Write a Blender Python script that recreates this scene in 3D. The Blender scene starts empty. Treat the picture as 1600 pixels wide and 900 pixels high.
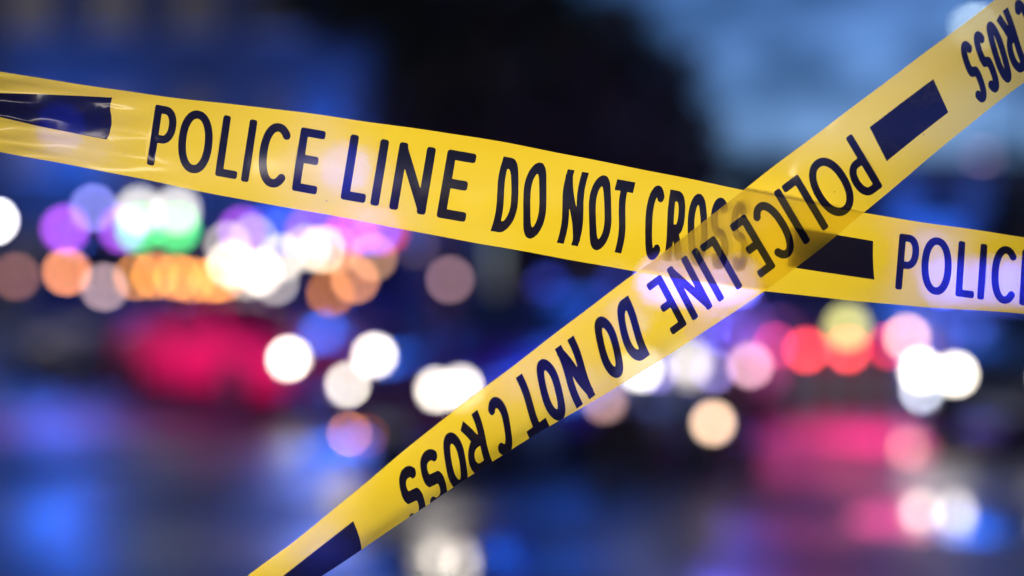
import bpy, bmesh, math, random
import numpy as np
from mathutils import Vector, Matrix
from mathutils.geometry import delaunay_2d_cdt

random.seed(7)
RNG = np.random.default_rng(7)
R = math.radians
scene = bpy.context.scene
COL = scene.collection

# ------------------------------------------------------------------ camera, sky, sun, exposure
CAM_H, FOCUS, FPX = 1.5, 1.15, 1600 * 50 / 36
cam_data = bpy.data.cameras.new('camera')
cam_data.lens, cam_data.sensor_width = 50, 36
cam_data.clip_start, cam_data.clip_end = 0.05, 3000
cam_data.dof.use_dof = True
cam_data.dof.focus_distance = FOCUS
APERTURE = 0.041                                    # metres across the iris
cam_data.dof.aperture_fstop = 0.05 / APERTURE
cam = bpy.data.objects.new('camera', cam_data)
COL.objects.link(cam)
cam.location = (0, 0, CAM_H)
cam.rotation_euler = (R(90), 0, 0)
scene.camera = cam

SUN_EL, SUN_AZ = 8.0, 198.0                         # low dusk sun behind the photographer
world = bpy.data.worlds.new('World')
scene.world = world
world.use_nodes = True
wn, wl = world.node_tree.nodes, world.node_tree.links
wn.clear()
w_out, w_bg = wn.new('ShaderNodeOutputWorld'), wn.new('ShaderNodeBackground')
w_sky = wn.new('ShaderNodeTexSky')
w_sky.sky_type = 'NISHITA'
w_sky.sun_disc = False
w_sky.sun_elevation, w_sky.sun_rotation = R(SUN_EL), R(SUN_AZ)
w_sky.air_density, w_sky.dust_density, w_sky.ozone_density = 1.0, 0.2, 4.5
w_co, w_map, w_noise, w_ramp = (wn.new('ShaderNodeTexCoord'), wn.new('ShaderNodeMapping'),
                                wn.new('ShaderNodeTexNoise'), wn.new('ShaderNodeValToRGB'))
w_map.inputs['Scale'].default_value = (1, 1, 2.2)
w_noise.inputs['Scale'].default_value = 15.0
w_noise.inputs['Detail'].default_value = 5.0
w_ramp.color_ramp.elements[0].position, w_ramp.color_ramp.elements[1].position = 0.42, 0.60
w_ramp.color_ramp.elements[0].color, w_ramp.color_ramp.elements[1].color = (0.42, 0.42, 0.60, 1), (1.15, 1.00, 1.38, 1)
w_mul = wn.new('ShaderNodeMix')
w_mul.data_type, w_mul.blend_type = 'RGBA', 'MULTIPLY'
w_mul.inputs['Factor'].default_value = 1.0
wl.new(w_co.outputs['Generated'], w_map.inputs['Vector'])
wl.new(w_map.outputs['Vector'], w_noise.inputs['Vector'])
wl.new(w_noise.outputs['Fac'], w_ramp.inputs['Fac'])
wl.new(w_sky.outputs['Color'], w_mul.inputs['A'])
wl.new(w_ramp.outputs['Color'], w_mul.inputs['B'])
wl.new(w_mul.outputs['Result'], w_bg.inputs['Color'])
wl.new(w_bg.outputs['Background'], w_out.inputs['Surface'])
w_bg.inputs['Strength'].default_value = 0.10

sun_data = bpy.data.lights.new('sun', 'SUN')
sun_data.energy, sun_data.angle, sun_data.color = 0.35, R(12), (1.0, 0.86, 0.72)
sun = bpy.data.objects.new('sun', sun_data)
COL.objects.link(sun)
sun.rotation_euler = (R(90 - SUN_EL), 0, R(180 - SUN_AZ))

scene.view_settings.view_transform = 'Standard'
scene.view_settings.look = 'None'
scene.view_settings.exposure, scene.view_settings.gamma = 0, 1
scene.render.engine = 'CYCLES'
cy = scene.cycles
cy.use_denoising = True
cy.denoiser = 'OPENIMAGEDENOISE'
cy.denoising_input_passes = 'RGB_ALBEDO_NORMAL'
cy.use_adaptive_sampling = False
cy.sample_clamp_direct, cy.sample_clamp_indirect = 0, 6
cy.max_bounces, cy.transparent_max_bounces = 6, 12
cy.caustics_reflective = cy.caustics_refractive = False


# ------------------------------------------------------------------ helpers
def at(px, py, y):
    """World point seen at photograph pixel (px, py), y metres in front of the camera."""
    return Vector(((px - 800) / FPX * y, y, CAM_H + (450 - py) / FPX * y))


_mats = {}


def mat(name, color, rough=0.5, metal=0.0, emit=None, strength=0.0, coat=0.0, vary=0.0, scale=6.0, bump=0.0, spec=0.5):
    if name in _mats:
        return _mats[name]
    m = bpy.data.materials.new(name)
    m.use_nodes = True
    n, l = m.node_tree.nodes, m.node_tree.links
    p = n['Principled BSDF']
    p.inputs['Base Color'].default_value = (*color, 1)
    p.inputs['Roughness'].default_value = rough
    p.inputs['Metallic'].default_value = metal
    p.inputs['Coat Weight'].default_value = coat
    p.inputs['Specular IOR Level'].default_value = spec
    if emit:
        p.inputs['Emission Color'].default_value = (*emit, 1)
        p.inputs['Emission Strength'].default_value = strength
    if vary or bump:
        co, nz = n.new('ShaderNodeTexCoord'), n.new('ShaderNodeTexNoise')
        nz.inputs['Scale'].default_value, nz.inputs['Detail'].default_value = scale, 6
        l.new(co.outputs['Object'], nz.inputs['Vector'])
        if vary:
            rp = n.new('ShaderNodeValToRGB')
            rp.color_ramp.elements[0].position, rp.color_ramp.elements[1].position = 0.3, 0.7
            rp.color_ramp.elements[0].color = (*[c * (1 - vary) for c in color], 1)
            rp.color_ramp.elements[1].color = (*[min(1, c * (1 + vary)) for c in color], 1)
            l.new(nz.outputs['Fac'], rp.inputs['Fac'])
            l.new(rp.outputs['Color'], p.inputs['Base Color'])
        if bump:
            b = n.new('ShaderNodeBump')
            b.inputs['Strength'].default_value, b.inputs['Distance'].default_value = bump, 0.02
            l.new(nz.outputs['Fac'], b.inputs['Height'])
            l.new(b.outputs['Normal'], p.inputs['Normal'])
    _mats[name] = m
    return m


def lin(r, g, b):
    f = lambda c: (c / 255) / 12.92 if c <= 10 else ((c / 255 + 0.055) / 1.055) ** 2.4
    return (f(r), f(g), f(b))


def glow(color, level, diam, dist, area=1.0):
    """Lit lens: its radiance is set so that its out-of-focus disc reaches `level`."""
    blur = APERTURE * (dist - FOCUS) / FOCUS
    e = level * max(1.0, (blur / diam) ** 2) / area
    key = 'lit_lens_%s_%.2f' % ('_'.join('%.2f' % c for c in color), e)
    return mat(key, (0.02, 0.02, 0.02), 0.3, emit=color, strength=e)


def tag(o, label=None, cat=None, group=None, kind=None):
    if label: o['label'] = label
    if cat: o['category'] = cat
    if group: o['group'] = group
    if kind: o['kind'] = kind
    return o


def empty(name, loc=(0, 0, 0), rz=0.0):
    o = bpy.data.objects.new(name, None)
    COL.objects.link(o)
    o.location, o.rotation_euler = loc, (0, 0, rz)
    o.empty_display_size = 0.2
    return o


def link(name, me, material=None, parent=None):
    o = bpy.data.objects.new(name, me)
    COL.objects.link(o)
    if material is not None:
        me.materials.append(material)
    if parent is not None:
        o.parent = parent
    return o


class MB:
    """Collects shapes into one mesh."""
    def __init__(self):
        self.bm = bmesh.new()

    def _xf(self, verts, mx):
        if mx is not None:
            bmesh.ops.transform(self.bm, matrix=mx, verts=verts)

    def box(self, c, s, bevel=0.0, rot=None):
        r = bmesh.ops.create_cube(self.bm, size=1)
        v = r['verts']
        bmesh.ops.scale(self.bm, vec=s, verts=v)
        if bevel:
            es = list({e for x in v for e in x.link_edges})
            bv = bmesh.ops.bevel(self.bm, geom=es, offset=bevel, segments=2, affect='EDGES', profile=0.6)
            v = list({x for f in bv['faces'] for x in f.verts} | {x for x in v if x.is_valid})
        if rot is not None:
            self._xf(v, rot)
        bmesh.ops.translate(self.bm, vec=c, verts=v)
        return self

    def tube(self, pts, rad, n=10, cap=True):
        pts = [Vector(p) for p in pts]
        rads = rad if isinstance(rad, (list, tuple)) else [rad] * len(pts)
        rings = []
        up = None
        for i, p in enumerate(pts):
            d = (pts[min(i + 1, len(pts) - 1)] - pts[max(i - 1, 0)]).normalized()
            if up is None:
                up = d.orthogonal().normalized()
            up = (up - d * up.dot(d)).normalized()
            sd = d.cross(up)
            rings.append([self.bm.verts.new(p + (up * math.cos(2 * math.pi * k / n) + sd * math.sin(2 * math.pi * k / n)) * rads[i]) for k in range(n)])
        for a, b in zip(rings, rings[1:]):
            for k in range(n):
                self.bm.faces.new((a[k], a[(k + 1) % n], b[(k + 1) % n], b[k]))
        if cap:
            self.bm.faces.new(rings[0][::-1]); self.bm.faces.new(rings[-1])
        return self

    def lathe(self, prof, n=20, mx=None):
        """Profile of (radius, height) turned about Z."""
        new, rings = [], []
        for r, h in prof:
            ring = [self.bm.verts.new((r * math.cos(2 * math.pi * k / n), r * math.sin(2 * math.pi * k / n), h)) for k in range(n)] if r > 1e-5 else [self.bm.verts.new((0, 0, h))]
            rings.append(ring); new += ring
        for a, b in zip(rings, rings[1:]):
            for k in range(n):
                q = [a[k % len(a)], a[(k + 1) % len(a)], b[(k + 1) % len(b)], b[k % len(b)]]
                u = []
                for x in q:
                    if x not in u: u.append(x)
                if len(u) > 2: self.bm.faces.new(u)
        self._xf(new, mx)
        return self

    def poly(self, pts):
        self.bm.faces.new([self.bm.verts.new(p) for p in pts])
        return self

    def prism(self, pts, thick):
        """Flat outline given a thickness vector."""
        t = Vector(thick)
        a = [self.bm.verts.new(p) for p in pts]
        b = [self.bm.verts.new(Vector(p) + t) for p in pts]
        self.bm.faces.new(a); self.bm.faces.new(b[::-1])
        for i in range(len(a)):
            j = (i + 1) % len(a)
            self.bm.faces.new((a[j], a[i], b[i], b[j]))
        return self

    def mesh(self, name, smooth=True):
        bmesh.ops.recalc_face_normals(self.bm, faces=self.bm.faces)
        me = bpy.data.meshes.new(name)
        self.bm.to_mesh(me); self.bm.free()
        if smooth:
            me.polygons.foreach_set('use_smooth', [True] * len(me.polygons))
            try:
                me.set_sharp_from_angle(angle=R(38))
            except Exception:
                pass
        return me

    def build(self, name, material, parent=None, smooth=True):
        return link(name, self.mesh(name, smooth), material, parent)


def spot(name, parent, loc, aim, energy, color, size=70, radius=0.05):
    d = bpy.data.lights.new(name, 'SPOT')
    d.energy, d.color, d.spot_size, d.spot_blend, d.shadow_soft_size = energy, color, R(size), 1.0, radius
    o = bpy.data.objects.new(name, d)
    COL.objects.link(o)
    o.parent = parent
    o.location = loc
    o.rotation_euler = Vector(aim).to_track_quat('-Z', 'Y').to_euler()
    return o


def point(name, parent, loc, energy, color, radius=0.12):
    d = bpy.data.lights.new(name, 'POINT')
    d.energy, d.color, d.shadow_soft_size = energy, color, radius
    o = bpy.data.objects.new(name, d)
    COL.objects.link(o)
    o.parent = parent
    o.location = loc
    return o


YROT = Matrix.Rotation(R(90), 4, 'X')               # Z axis -> -Y axis
WHITE, WARM, AMBER = (1.0, 0.90, 0.78), (1.0, 0.72, 0.45), (1.0, 0.42, 0.08)
WASH = (0.015, 0.15, 1.0)                            # blue light thrown on walls and road
BLUE, RED, PINK, MAGENTA = (0.05, 0.10, 1.0), (1.0, 0.04, 0.04), (1.0, 0.12, 0.35), (0.42, 0.08, 0.8)

# ------------------------------------------------------------------ ground, road, pavement, kerb
def wet_asphalt():
    m = bpy.data.materials.new('wet_asphalt')
    m.use_nodes = True
    n, l = m.node_tree.nodes, m.node_tree.links
    p = n['Principled BSDF']
    co = n.new('ShaderNodeTexCoord')
    fine, big, rip = n.new('ShaderNodeTexNoise'), n.new('ShaderNodeTexNoise'), n.new('ShaderNodeTexNoise')
    fine.inputs['Scale'].default_value, fine.inputs['Detail'].default_value = 90, 4
    big.inputs['Scale'].default_value, big.inputs['Detail'].default_value = 0.55, 4
    rip.inputs['Scale'].default_value, rip.inputs['Detail'].default_value = 7, 3
    for x in (fine, big, rip):
        l.new(co.outputs['Object'], x.inputs['Vector'])
    r1 = n.new('ShaderNodeValToRGB')
    r1.color_ramp.elements[0].color, r1.color_ramp.elements[1].color = (0.030, 0.033, 0.040, 1), (0.075, 0.078, 0.088, 1)
    l.new(fine.outputs['Fac'], r1.inputs['Fac']); l.new(r1.outputs['Color'], p.inputs['Base Color'])
    r2 = n.new('ShaderNodeMapRange')
    r2.inputs['From Min'].default_value, r2.inputs['From Max'].default_value = 0.40, 0.60
    r2.inputs['To Min'].default_value, r2.inputs['To Max'].default_value = 0.34, 0.58
    l.new(big.outputs['Fac'], r2.inputs['Value']); l.new(r2.outputs['Result'], p.inputs['Roughness'])
    b = n.new('ShaderNodeBump')
    b.inputs['Strength'].default_value, b.inputs['Distance'].default_value = 0.25, 0.01
    l.new(rip.outputs['Fac'], b.inputs['Height']); l.new(b.outputs['Normal'], p.inputs['Normal'])
    return m


def sheet(name, x0, x1, y0, y1, z, material):
    return tag(MB().poly([(x0, y0, z), (x1, y0, z), (x1, y1, z), (x0, y1, z)]).build(name, material, None, False), kind='structure')


M_ASPHALT = wet_asphalt()
sheet('ground', -900, 900, -300, 1500, -0.02, mat('earth', (0.05, 0.048, 0.04), 0.9, vary=0.3, scale=1.5))
sheet('road', -120, 120, -60, 26.5, 0.0, M_ASPHALT)
sheet('street', 0.2, 14, 26.7, 120, 0.004, M_ASPHALT)
M_PAVE = mat('wet_paving', (0.13, 0.13, 0.135), 0.35, vary=0.25, scale=3, bump=0.3)
for xa, xb in ((-120, -1.5), (16, 120)):
    o = MB().box(((xa + xb) / 2, 29.3, 0.05), (xb - xa, 5.2, 0.14)).build('pavement', M_PAVE)
    tag(o, kind='structure')
    o = MB().box(((xa + xb) / 2, 26.6, 0.06), (xb - xa, 0.18, 0.15), 0.015).build('kerb', mat('kerb_stone', (0.24, 0.24, 0.23), 0.5, vary=0.2), None)
    tag(o, kind='structure')
M_LINE = mat('road_paint', (0.55, 0.55, 0.52), 0.35, vary=0.2, scale=20)
lane = empty('road_marking')
tag(lane, kind='structure')
for k in range(-5, 6):
    MB().poly([(k * 4.5 - 1, 20.4, 0.004), (k * 4.5 + 1, 20.4, 0.004), (k * 4.5 + 1, 20.55, 0.004), (k * 4.5 - 1, 20.55, 0.004)]).build('dash', M_LINE, lane, False)

M_PUDDLE = mat('puddle_water', (0.012, 0.014, 0.018), 0.09, spec=0.6, bump=0.06, scale=3.0)


def puddle(x, y, rx, ry, seed, z):
    g = random.Random(seed)
    ph = [g.uniform(0, 6.28) for _ in range(4)]
    pts = []
    for k in range(40):
        a = 2 * math.pi * k / 40
        r = 1 + .16 * math.sin(2 * a + ph[0]) + .12 * math.sin(3 * a + ph[1]) + .08 * math.sin(5 * a + ph[2]) + .05 * math.sin(9 * a + ph[3])
        pts.append((x + rx * r * math.cos(a), y + ry * r * math.sin(a), z))
    tag(MB().poly(pts).build('puddle', M_PUDDLE, None, False), kind='structure')


for k, (px, py, rx, ry) in enumerate([(724, 868, .47, .95), (1500, 812, .55, .8), (1085, 690, .4, 1.6), (1440, 690, .9, 1.0), (960, 650, .5, 1.2)]):
    d = 1.5 * FPX / (py - 450)
    puddle((px - 800) / FPX * d, d, rx, ry, 20 + k, 0.004 + 0.0015 * k)

# ------------------------------------------------------------------ buildings
M_GLASS = mat('dark_pane', (0.015, 0.018, 0.025), 0.25, spec=0.2)
M_FRAME = mat('window_frame_paint', (0.10, 0.10, 0.11), 0.5)
M_SILL = mat('sill_stone', (0.22, 0.21, 0.20), 0.7, vary=0.15)


def building(label, x0, x1, y, depth, height, material, cols, rows, roof_mat, group=None, lit=()):
    b = empty('building', ((x0 + x1) / 2, y, 0))
    tag(b, label, 'building', group)
    w = x1 - x0
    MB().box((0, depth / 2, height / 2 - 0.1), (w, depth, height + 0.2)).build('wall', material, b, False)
    rf = MB().box((0, depth / 2, height + 0.12), (w + 0.5, depth + 0.5, 0.24), 0.03).build('roof', roof_mat, b)
    MB().box((w * 0.28, depth * 0.5, height + 0.85), (0.8, 0.6, 1.3), 0.03).build('chimney', material, rf)
    MB().box((0, -0.06, 0.36), (w - 0.05, 0.12, 0.7), 0.01).build('plinth', M_SILL, b)
    sx, sz = w / cols, height / rows
    for r in range(rows):
        for c in range(cols):
            cx, cz = -w / 2 + sx * (c + 0.5), sz * (r + 0.55) + 0.15
            ww, hh = min(1.3, sx * 0.55), min(1.7, sz * 0.55)
            if r == 0 and c == cols // 2:
                d = MB().box((cx, -0.045, 1.05), (1.05, 0.07, 2.1), 0.01).build('door', mat('door_wood', (0.09, 0.05, 0.03), 0.5, vary=0.2), b)
                MB().lathe([(0, 0), (0.03, 0.01), (0.03, 0.05), (0, 0.06)], 10, Matrix.Translation((cx + 0.4, -0.08, 1.05)) @ YROT).build('handle', M_SILL, d)
                continue
            win = MB()
            for a, s in (((cx - ww / 2, -0.04, cz), (0.08, 0.08, hh + 0.08)), ((cx + ww / 2, -0.04, cz), (0.08, 0.08, hh + 0.08)),
                         ((cx, -0.04, cz + hh / 2), (ww - 0.081, 0.08, 0.08)), ((cx, -0.04, cz - hh / 2), (ww - 0.081, 0.08, 0.08)), ((cx, -0.045, cz), (0.05, 0.06, hh - 0.081))):
                win.box(a, s)
            wo = win.build('window', M_FRAME, b, False)
            pm = M_GLASS
            if (r, c) in lit:
                pm = mat('lit_window', (0.2, 0.15, 0.1), 0.4, emit=WARM, strength=0.5)
            MB().box((cx - ww / 4, -0.02, cz), (ww / 2 - 0.07, 0.03, hh - 0.09)).build('pane', pm, wo, False)
            MB().box((cx + ww / 4, -0.02, cz), (ww / 2 - 0.07, 0.03, hh - 0.09)).build('pane', pm, wo, False)
            MB().box((cx, -0.09, cz - hh / 2 - 0.085), (ww + 0.25, 0.18, 0.08), 0.01).build('sill', M_SILL, wo)
    return b


M_ROOF = mat('roof_slate', (0.035, 0.035, 0.04), 0.6, vary=0.3)
B1 = building('dark rendered building washed blue by added lanterns', -15.5, -0.6, 32, 9, 12.5,
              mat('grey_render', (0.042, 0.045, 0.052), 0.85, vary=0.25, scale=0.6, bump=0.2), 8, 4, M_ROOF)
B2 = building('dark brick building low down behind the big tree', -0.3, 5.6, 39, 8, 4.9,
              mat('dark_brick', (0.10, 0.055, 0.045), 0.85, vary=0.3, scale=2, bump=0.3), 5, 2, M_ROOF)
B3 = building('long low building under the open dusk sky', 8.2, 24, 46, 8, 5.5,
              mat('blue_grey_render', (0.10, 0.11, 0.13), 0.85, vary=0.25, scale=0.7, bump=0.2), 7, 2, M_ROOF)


# ------------------------------------------------------------------ trees
def leaf_material(name, col):
    m = mat(name, col, 0.7, vary=0.45, scale=1.3, spec=0.1)
    return m


M_BARK = mat('bark', (0.05, 0.04, 0.03), 0.9, vary=0.4, scale=12, bump=0.6)


def tree(label, base, trunk_h, blobs, leaves, leaf, mcol, group=None):
    t = empty('tree', base)
    tag(t, label, 'tree', group)
    top = Vector((0, 0, trunk_h))
    tr = MB().tube([(0, 0, -0.1), (0.05, 0, trunk_h * 0.3), (-0.04, 0.05, trunk_h * 0.7), top], [0.34, 0.25, 0.2, 0.16], 12)
    rs = random.Random(len(label))
    for (bx, by, bz, rx, ry, rz) in blobs:
        tip = Vector((bx, by, bz))
        mid = (top + tip) * 0.5 + Vector((rs.uniform(-.3, .3), rs.uniform(-.3, .3), 0.2))
        tr.tube([top - Vector((0, 0, rs.uniform(0.05, 0.6))), mid, tip], [0.12, 0.07, 0.02], 7)
    tr.build('trunk', M_BARK, t)
    g = np.random.default_rng(len(label))
    V, F = [], []
    vols = np.array([b[3] * b[4] * b[5] for b in blobs]) ** 0.75
    cnt = (leaves * vols / vols.sum()).astype(int)
    for (bx, by, bz, rx, ry, rz), nl in zip(blobs, cnt):
        d = g.normal(size=(nl, 3)); d /= np.linalg.norm(d, axis=1, keepdims=True)
        rad = g.random(nl) ** 0.45 * (1 + 0.22 * np.sin(d[:, 0] * 7 + bx) * np.cos(d[:, 2] * 6 + bz) + 0.1 * g.normal(size=nl))
        P = d * rad[:, None] * np.array([rx, ry, rz]) + np.array([bx, by, bz])
        for p in P:
            a = g.normal(size=3); a /= np.linalg.norm(a)
            b_ = np.cross(a, g.normal(size=3)); b_ /= np.linalg.norm(b_)
            s = leaf * g.uniform(0.6, 1.3)
            i = len(V)
            V += [tuple(p - a * s), tuple(p + b_ * s * 0.55), tuple(p + a * s), tuple(p - b_ * s * 0.55)]
            F.append((i, i + 1, i + 2, i + 3))
    me = bpy.data.meshes.new('crown')
    me.from_pydata(V, [], F)
    link('crown', me, mcol, t)
    return t


M_LEAF = leaf_material('dark_foliage', (0.026, 0.036, 0.022))
tree('large dark tree standing over the middle of the street', (-1.1, 24, 0), 3.2,
     [(-0.2, 0, 6.6, 1.7, 2.0, 2.2), (0.9, 0.2, 5.7, 1.9, 2.0, 1.9), (2.5, 0, 4.75, 1.75, 1.8, 1.5), (0.4, -.6, 4.2, 1.8, 1.6, 1.3),
      (3.6, 0.2, 3.7, 1.15, 1.4, 1.1), (1.6, 0.5, 3.6, 2.0, 1.5, 1.0), (0.0, 0.2, 8.2, 1.4, 1.8, 1.3), (-2.0, 0.4, 7.4, 1.5, 1.6, 1.7)], 34000, 0.125, M_LEAF)
tree('small dark tree in front of the long low building', (9.4, 42, 0), 1.6,
     [(0, 0, 2.9, 1.8, 1.6, 1.3), (1.2, 0, 2.5, 1.3, 1.3, 1.1), (-1.2, 0, 2.4, 1.2, 1.3, 1.0)], 5000, 0.13, M_LEAF)
tree('bushy dark tree at the far right edge of the street', (14.9, 40, 0), 1.8,
     [(0, 0, 3.3, 1.6, 1.5, 1.5), (1.3, 0, 2.9, 1.4, 1.4, 1.3), (-1.0, 0, 2.6, 1.1, 1.2, 1.0)], 5000, 0.13, M_LEAF)

# ------------------------------------------------------------------ cars
M_TYRE = mat('tyre_rubber', (0.02, 0.02, 0.02), 0.8)
M_RIM = mat('alloy', (0.5, 0.5, 0.52), 0.3, 1.0)
M_TRIM = mat('black_plastic', (0.02, 0.02, 0.022), 0.45)
M_CHROME = mat('chrome', (0.7, 0.7, 0.72), 0.12, 1.0)
M_PLATE = mat('plate', (0.6, 0.6, 0.55), 0.4)
M_LENSOFF = mat('red_lens', (0.25, 0.01, 0.01), 0.15)
M_CLEAR = mat('clear_lens', (0.55, 0.55, 0.58), 0.1)


def paint(name, c):
    return mat(name, c, 0.36, coat=0.3, spec=0.45, vary=0.05, scale=3)


def wheel(parent, x, y, r=0.32, w=0.2):
    s = 1 if x > 0 else -1
    mx = Matrix.Translation((x, y, r)) @ Matrix.Rotation(R(90) * s, 4, 'Y')
    wh = MB().lathe([(r * 0.62, -w / 2), (r * 0.93, -w / 2), (r, -w / 2 + 0.04), (r, w / 2 - 0.04), (r * 0.93, w / 2), (r * 0.62, w / 2), (r * 0.62, -w / 2)], 26, mx).build('wheel', M_TYRE, parent)
    m = MB().lathe([(r * 0.62, w / 2 - 0.005), (r * 0.55, w / 2 - 0.01), (r * 0.5, w / 2 - 0.05), (0, w / 2 - 0.04)], 22, mx)
    for k in range(5):
        a = 2 * math.pi * k / 5
        m.box((x + s * (w / 2 - 0.015), y + math.cos(a) * r * 0.3, r + math.sin(a) * r * 0.3), (0.03, r * 0.55, 0.06), 0.008,
              Matrix.Rotation(a, 4, 'X'))
    m.build('rim', M_RIM, wh)


# stations front to back: y, half width low, z low, half width mid, z shoulder, half width top, z top
SEDAN = [(-2.22, .62, .30, .66, .56, .55, .62), (-2.10, .74, .22, .80, .66, .66, .74), (-1.70, .84, .19, .88, .78, .74, .86), (-1.05, .86, .19, .90, .88, .76, .95),
         (-0.80, .86, .19, .90, .91, .74, 1.00), (-0.25, .86, .19, .90, .93, .60, 1.36), (0.25, .86, .19, .90, .94, .60, 1.43), (0.85, .86, .19, .90, .95, .59, 1.40),
         (1.45, .86, .19, .90, .95, .68, 1.06), (1.75, .84, .20, .88, .94, .72, 1.00), (2.10, .76, .26, .83, .90, .68, .97), (2.25, .66, .34, .74, .80, .58, .86)]
VAN = [(-2.55, .70, .32, .84, .78, .72, .92), (-2.42, .82, .26, .93, .95, .80, 1.06), (-1.95, .92, .24, .98, 1.12, .86, 1.30), (-1.75, .93, .24, 0.99, 1.16, .84, 1.50),
       (-1.15, .94, .24, 1.0, 1.22, .80, 2.22), (-0.75, .94, .24, 1.0, 1.25, .82, 2.42), (0.6, .94, .24, 1.0, 1.25, .83, 2.46), (2.3, .94, .24, 1.0, 1.25, .83, 2.44),
       (2.5, .92, .28, .97, 1.22, .80, 2.36), (2.58, .84, .36, .90, 1.15, .74, 2.2)]


def shell(st):
    m = MB()
    rings = []
    for (y, wl_, zl, wm, zs, wt, zt) in st:
        half = [(0, zl), (wl_ * 0.8, zl), (wl_, zl + 0.06), (wm, zl + (zs - zl) * 0.45), (wm * 0.995, zl + (zs - zl) * 0.8), (wm * 0.965, zs), (wt + (wm - wt) * 0.35, zs + (zt - zs) * 0.45),
                (wt, zs + (zt - zs) * 0.9), (wt * 0.85, zt), (0, zt + 0.025)]
        ring = [(x, y, z) for x, z in half] + [(-x, y, z) for x, z in half[-2:0:-1]]
        rings.append([m.bm.verts.new(p) for p in ring])
    n = len(rings[0])
    for a, b in zip(rings, rings[1:]):
        for k in range(n):
            m.bm.faces.new((a[k], a[(k + 1) % n], b[(k + 1) % n], b[k]))
    m.bm.faces.new(rings[0]); m.bm.faces.new(rings[-1][::-1])
    return m


def station(st, y):
    for a, b in zip(st, st[1:]):
        if a[0] <= y <= b[0]:
            t = (y - a[0]) / (b[0] - a[0])
            return [p + (q - p) * t for p, q in zip(a, b)]


def side_point(st, y, f, s, out=0.012):
    """Point on the greenhouse side, f of the way from shoulder to top."""
    _, wl_, zl, wm, zs, wt, zt = station(st, y)
    pts = [(wm * 0.965, zs), (wt + (wm - wt) * 0.35, zs + (zt - zs) * 0.45), (wt, zs + (zt - zs) * 0.9)]
    f2 = f / 0.9
    if f2 < 0.5: x, z = [pts[0][i] + (pts[1][i] - pts[0][i]) * f2 * 2 for i in (0, 1)]
    else: x, z = [pts[1][i] + (pts[2][i] - pts[1][i]) * (f2 - 0.5) * 2 for i in (0, 1)]
    return ((x + out) * s, y, z + out * 0.4)


def top_point(st, y, fx, out=0.014):
    _, wl_, zl, wm, zs, wt, zt = station(st, y)
    return (wt * 0.86 * fx, y - out * 0.7, zt + 0.025 * (1 - abs(fx)) + out)


def pane_strip(pairs, n=1):
    m = MB()
    for a, b, c, d in pairs:
        m.poly([a, b, c, d])
    return m


def light_bar(parent, y, z, w, levels, dist, z_h=0.11):
    """Beacon bar on a roof; levels = list of (x, colour, level, diameter)."""
    bar = MB().box((0, y, z + 0.03), (w, 0.26, 0.05), 0.015).build('light_bar', M_TRIM, parent)
    for x, c, lv, dia in levels:
        MB().lathe([(0, 0), (dia * .5, 0.0), (dia * .5, z_h * .6), (dia * .36, z_h * .92), (0, z_h)], 18,
                   Matrix.Translation((x, y, z + 0.056))).build('beacon', glow(c, lv, dia, dist), bar)
    return bar


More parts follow.
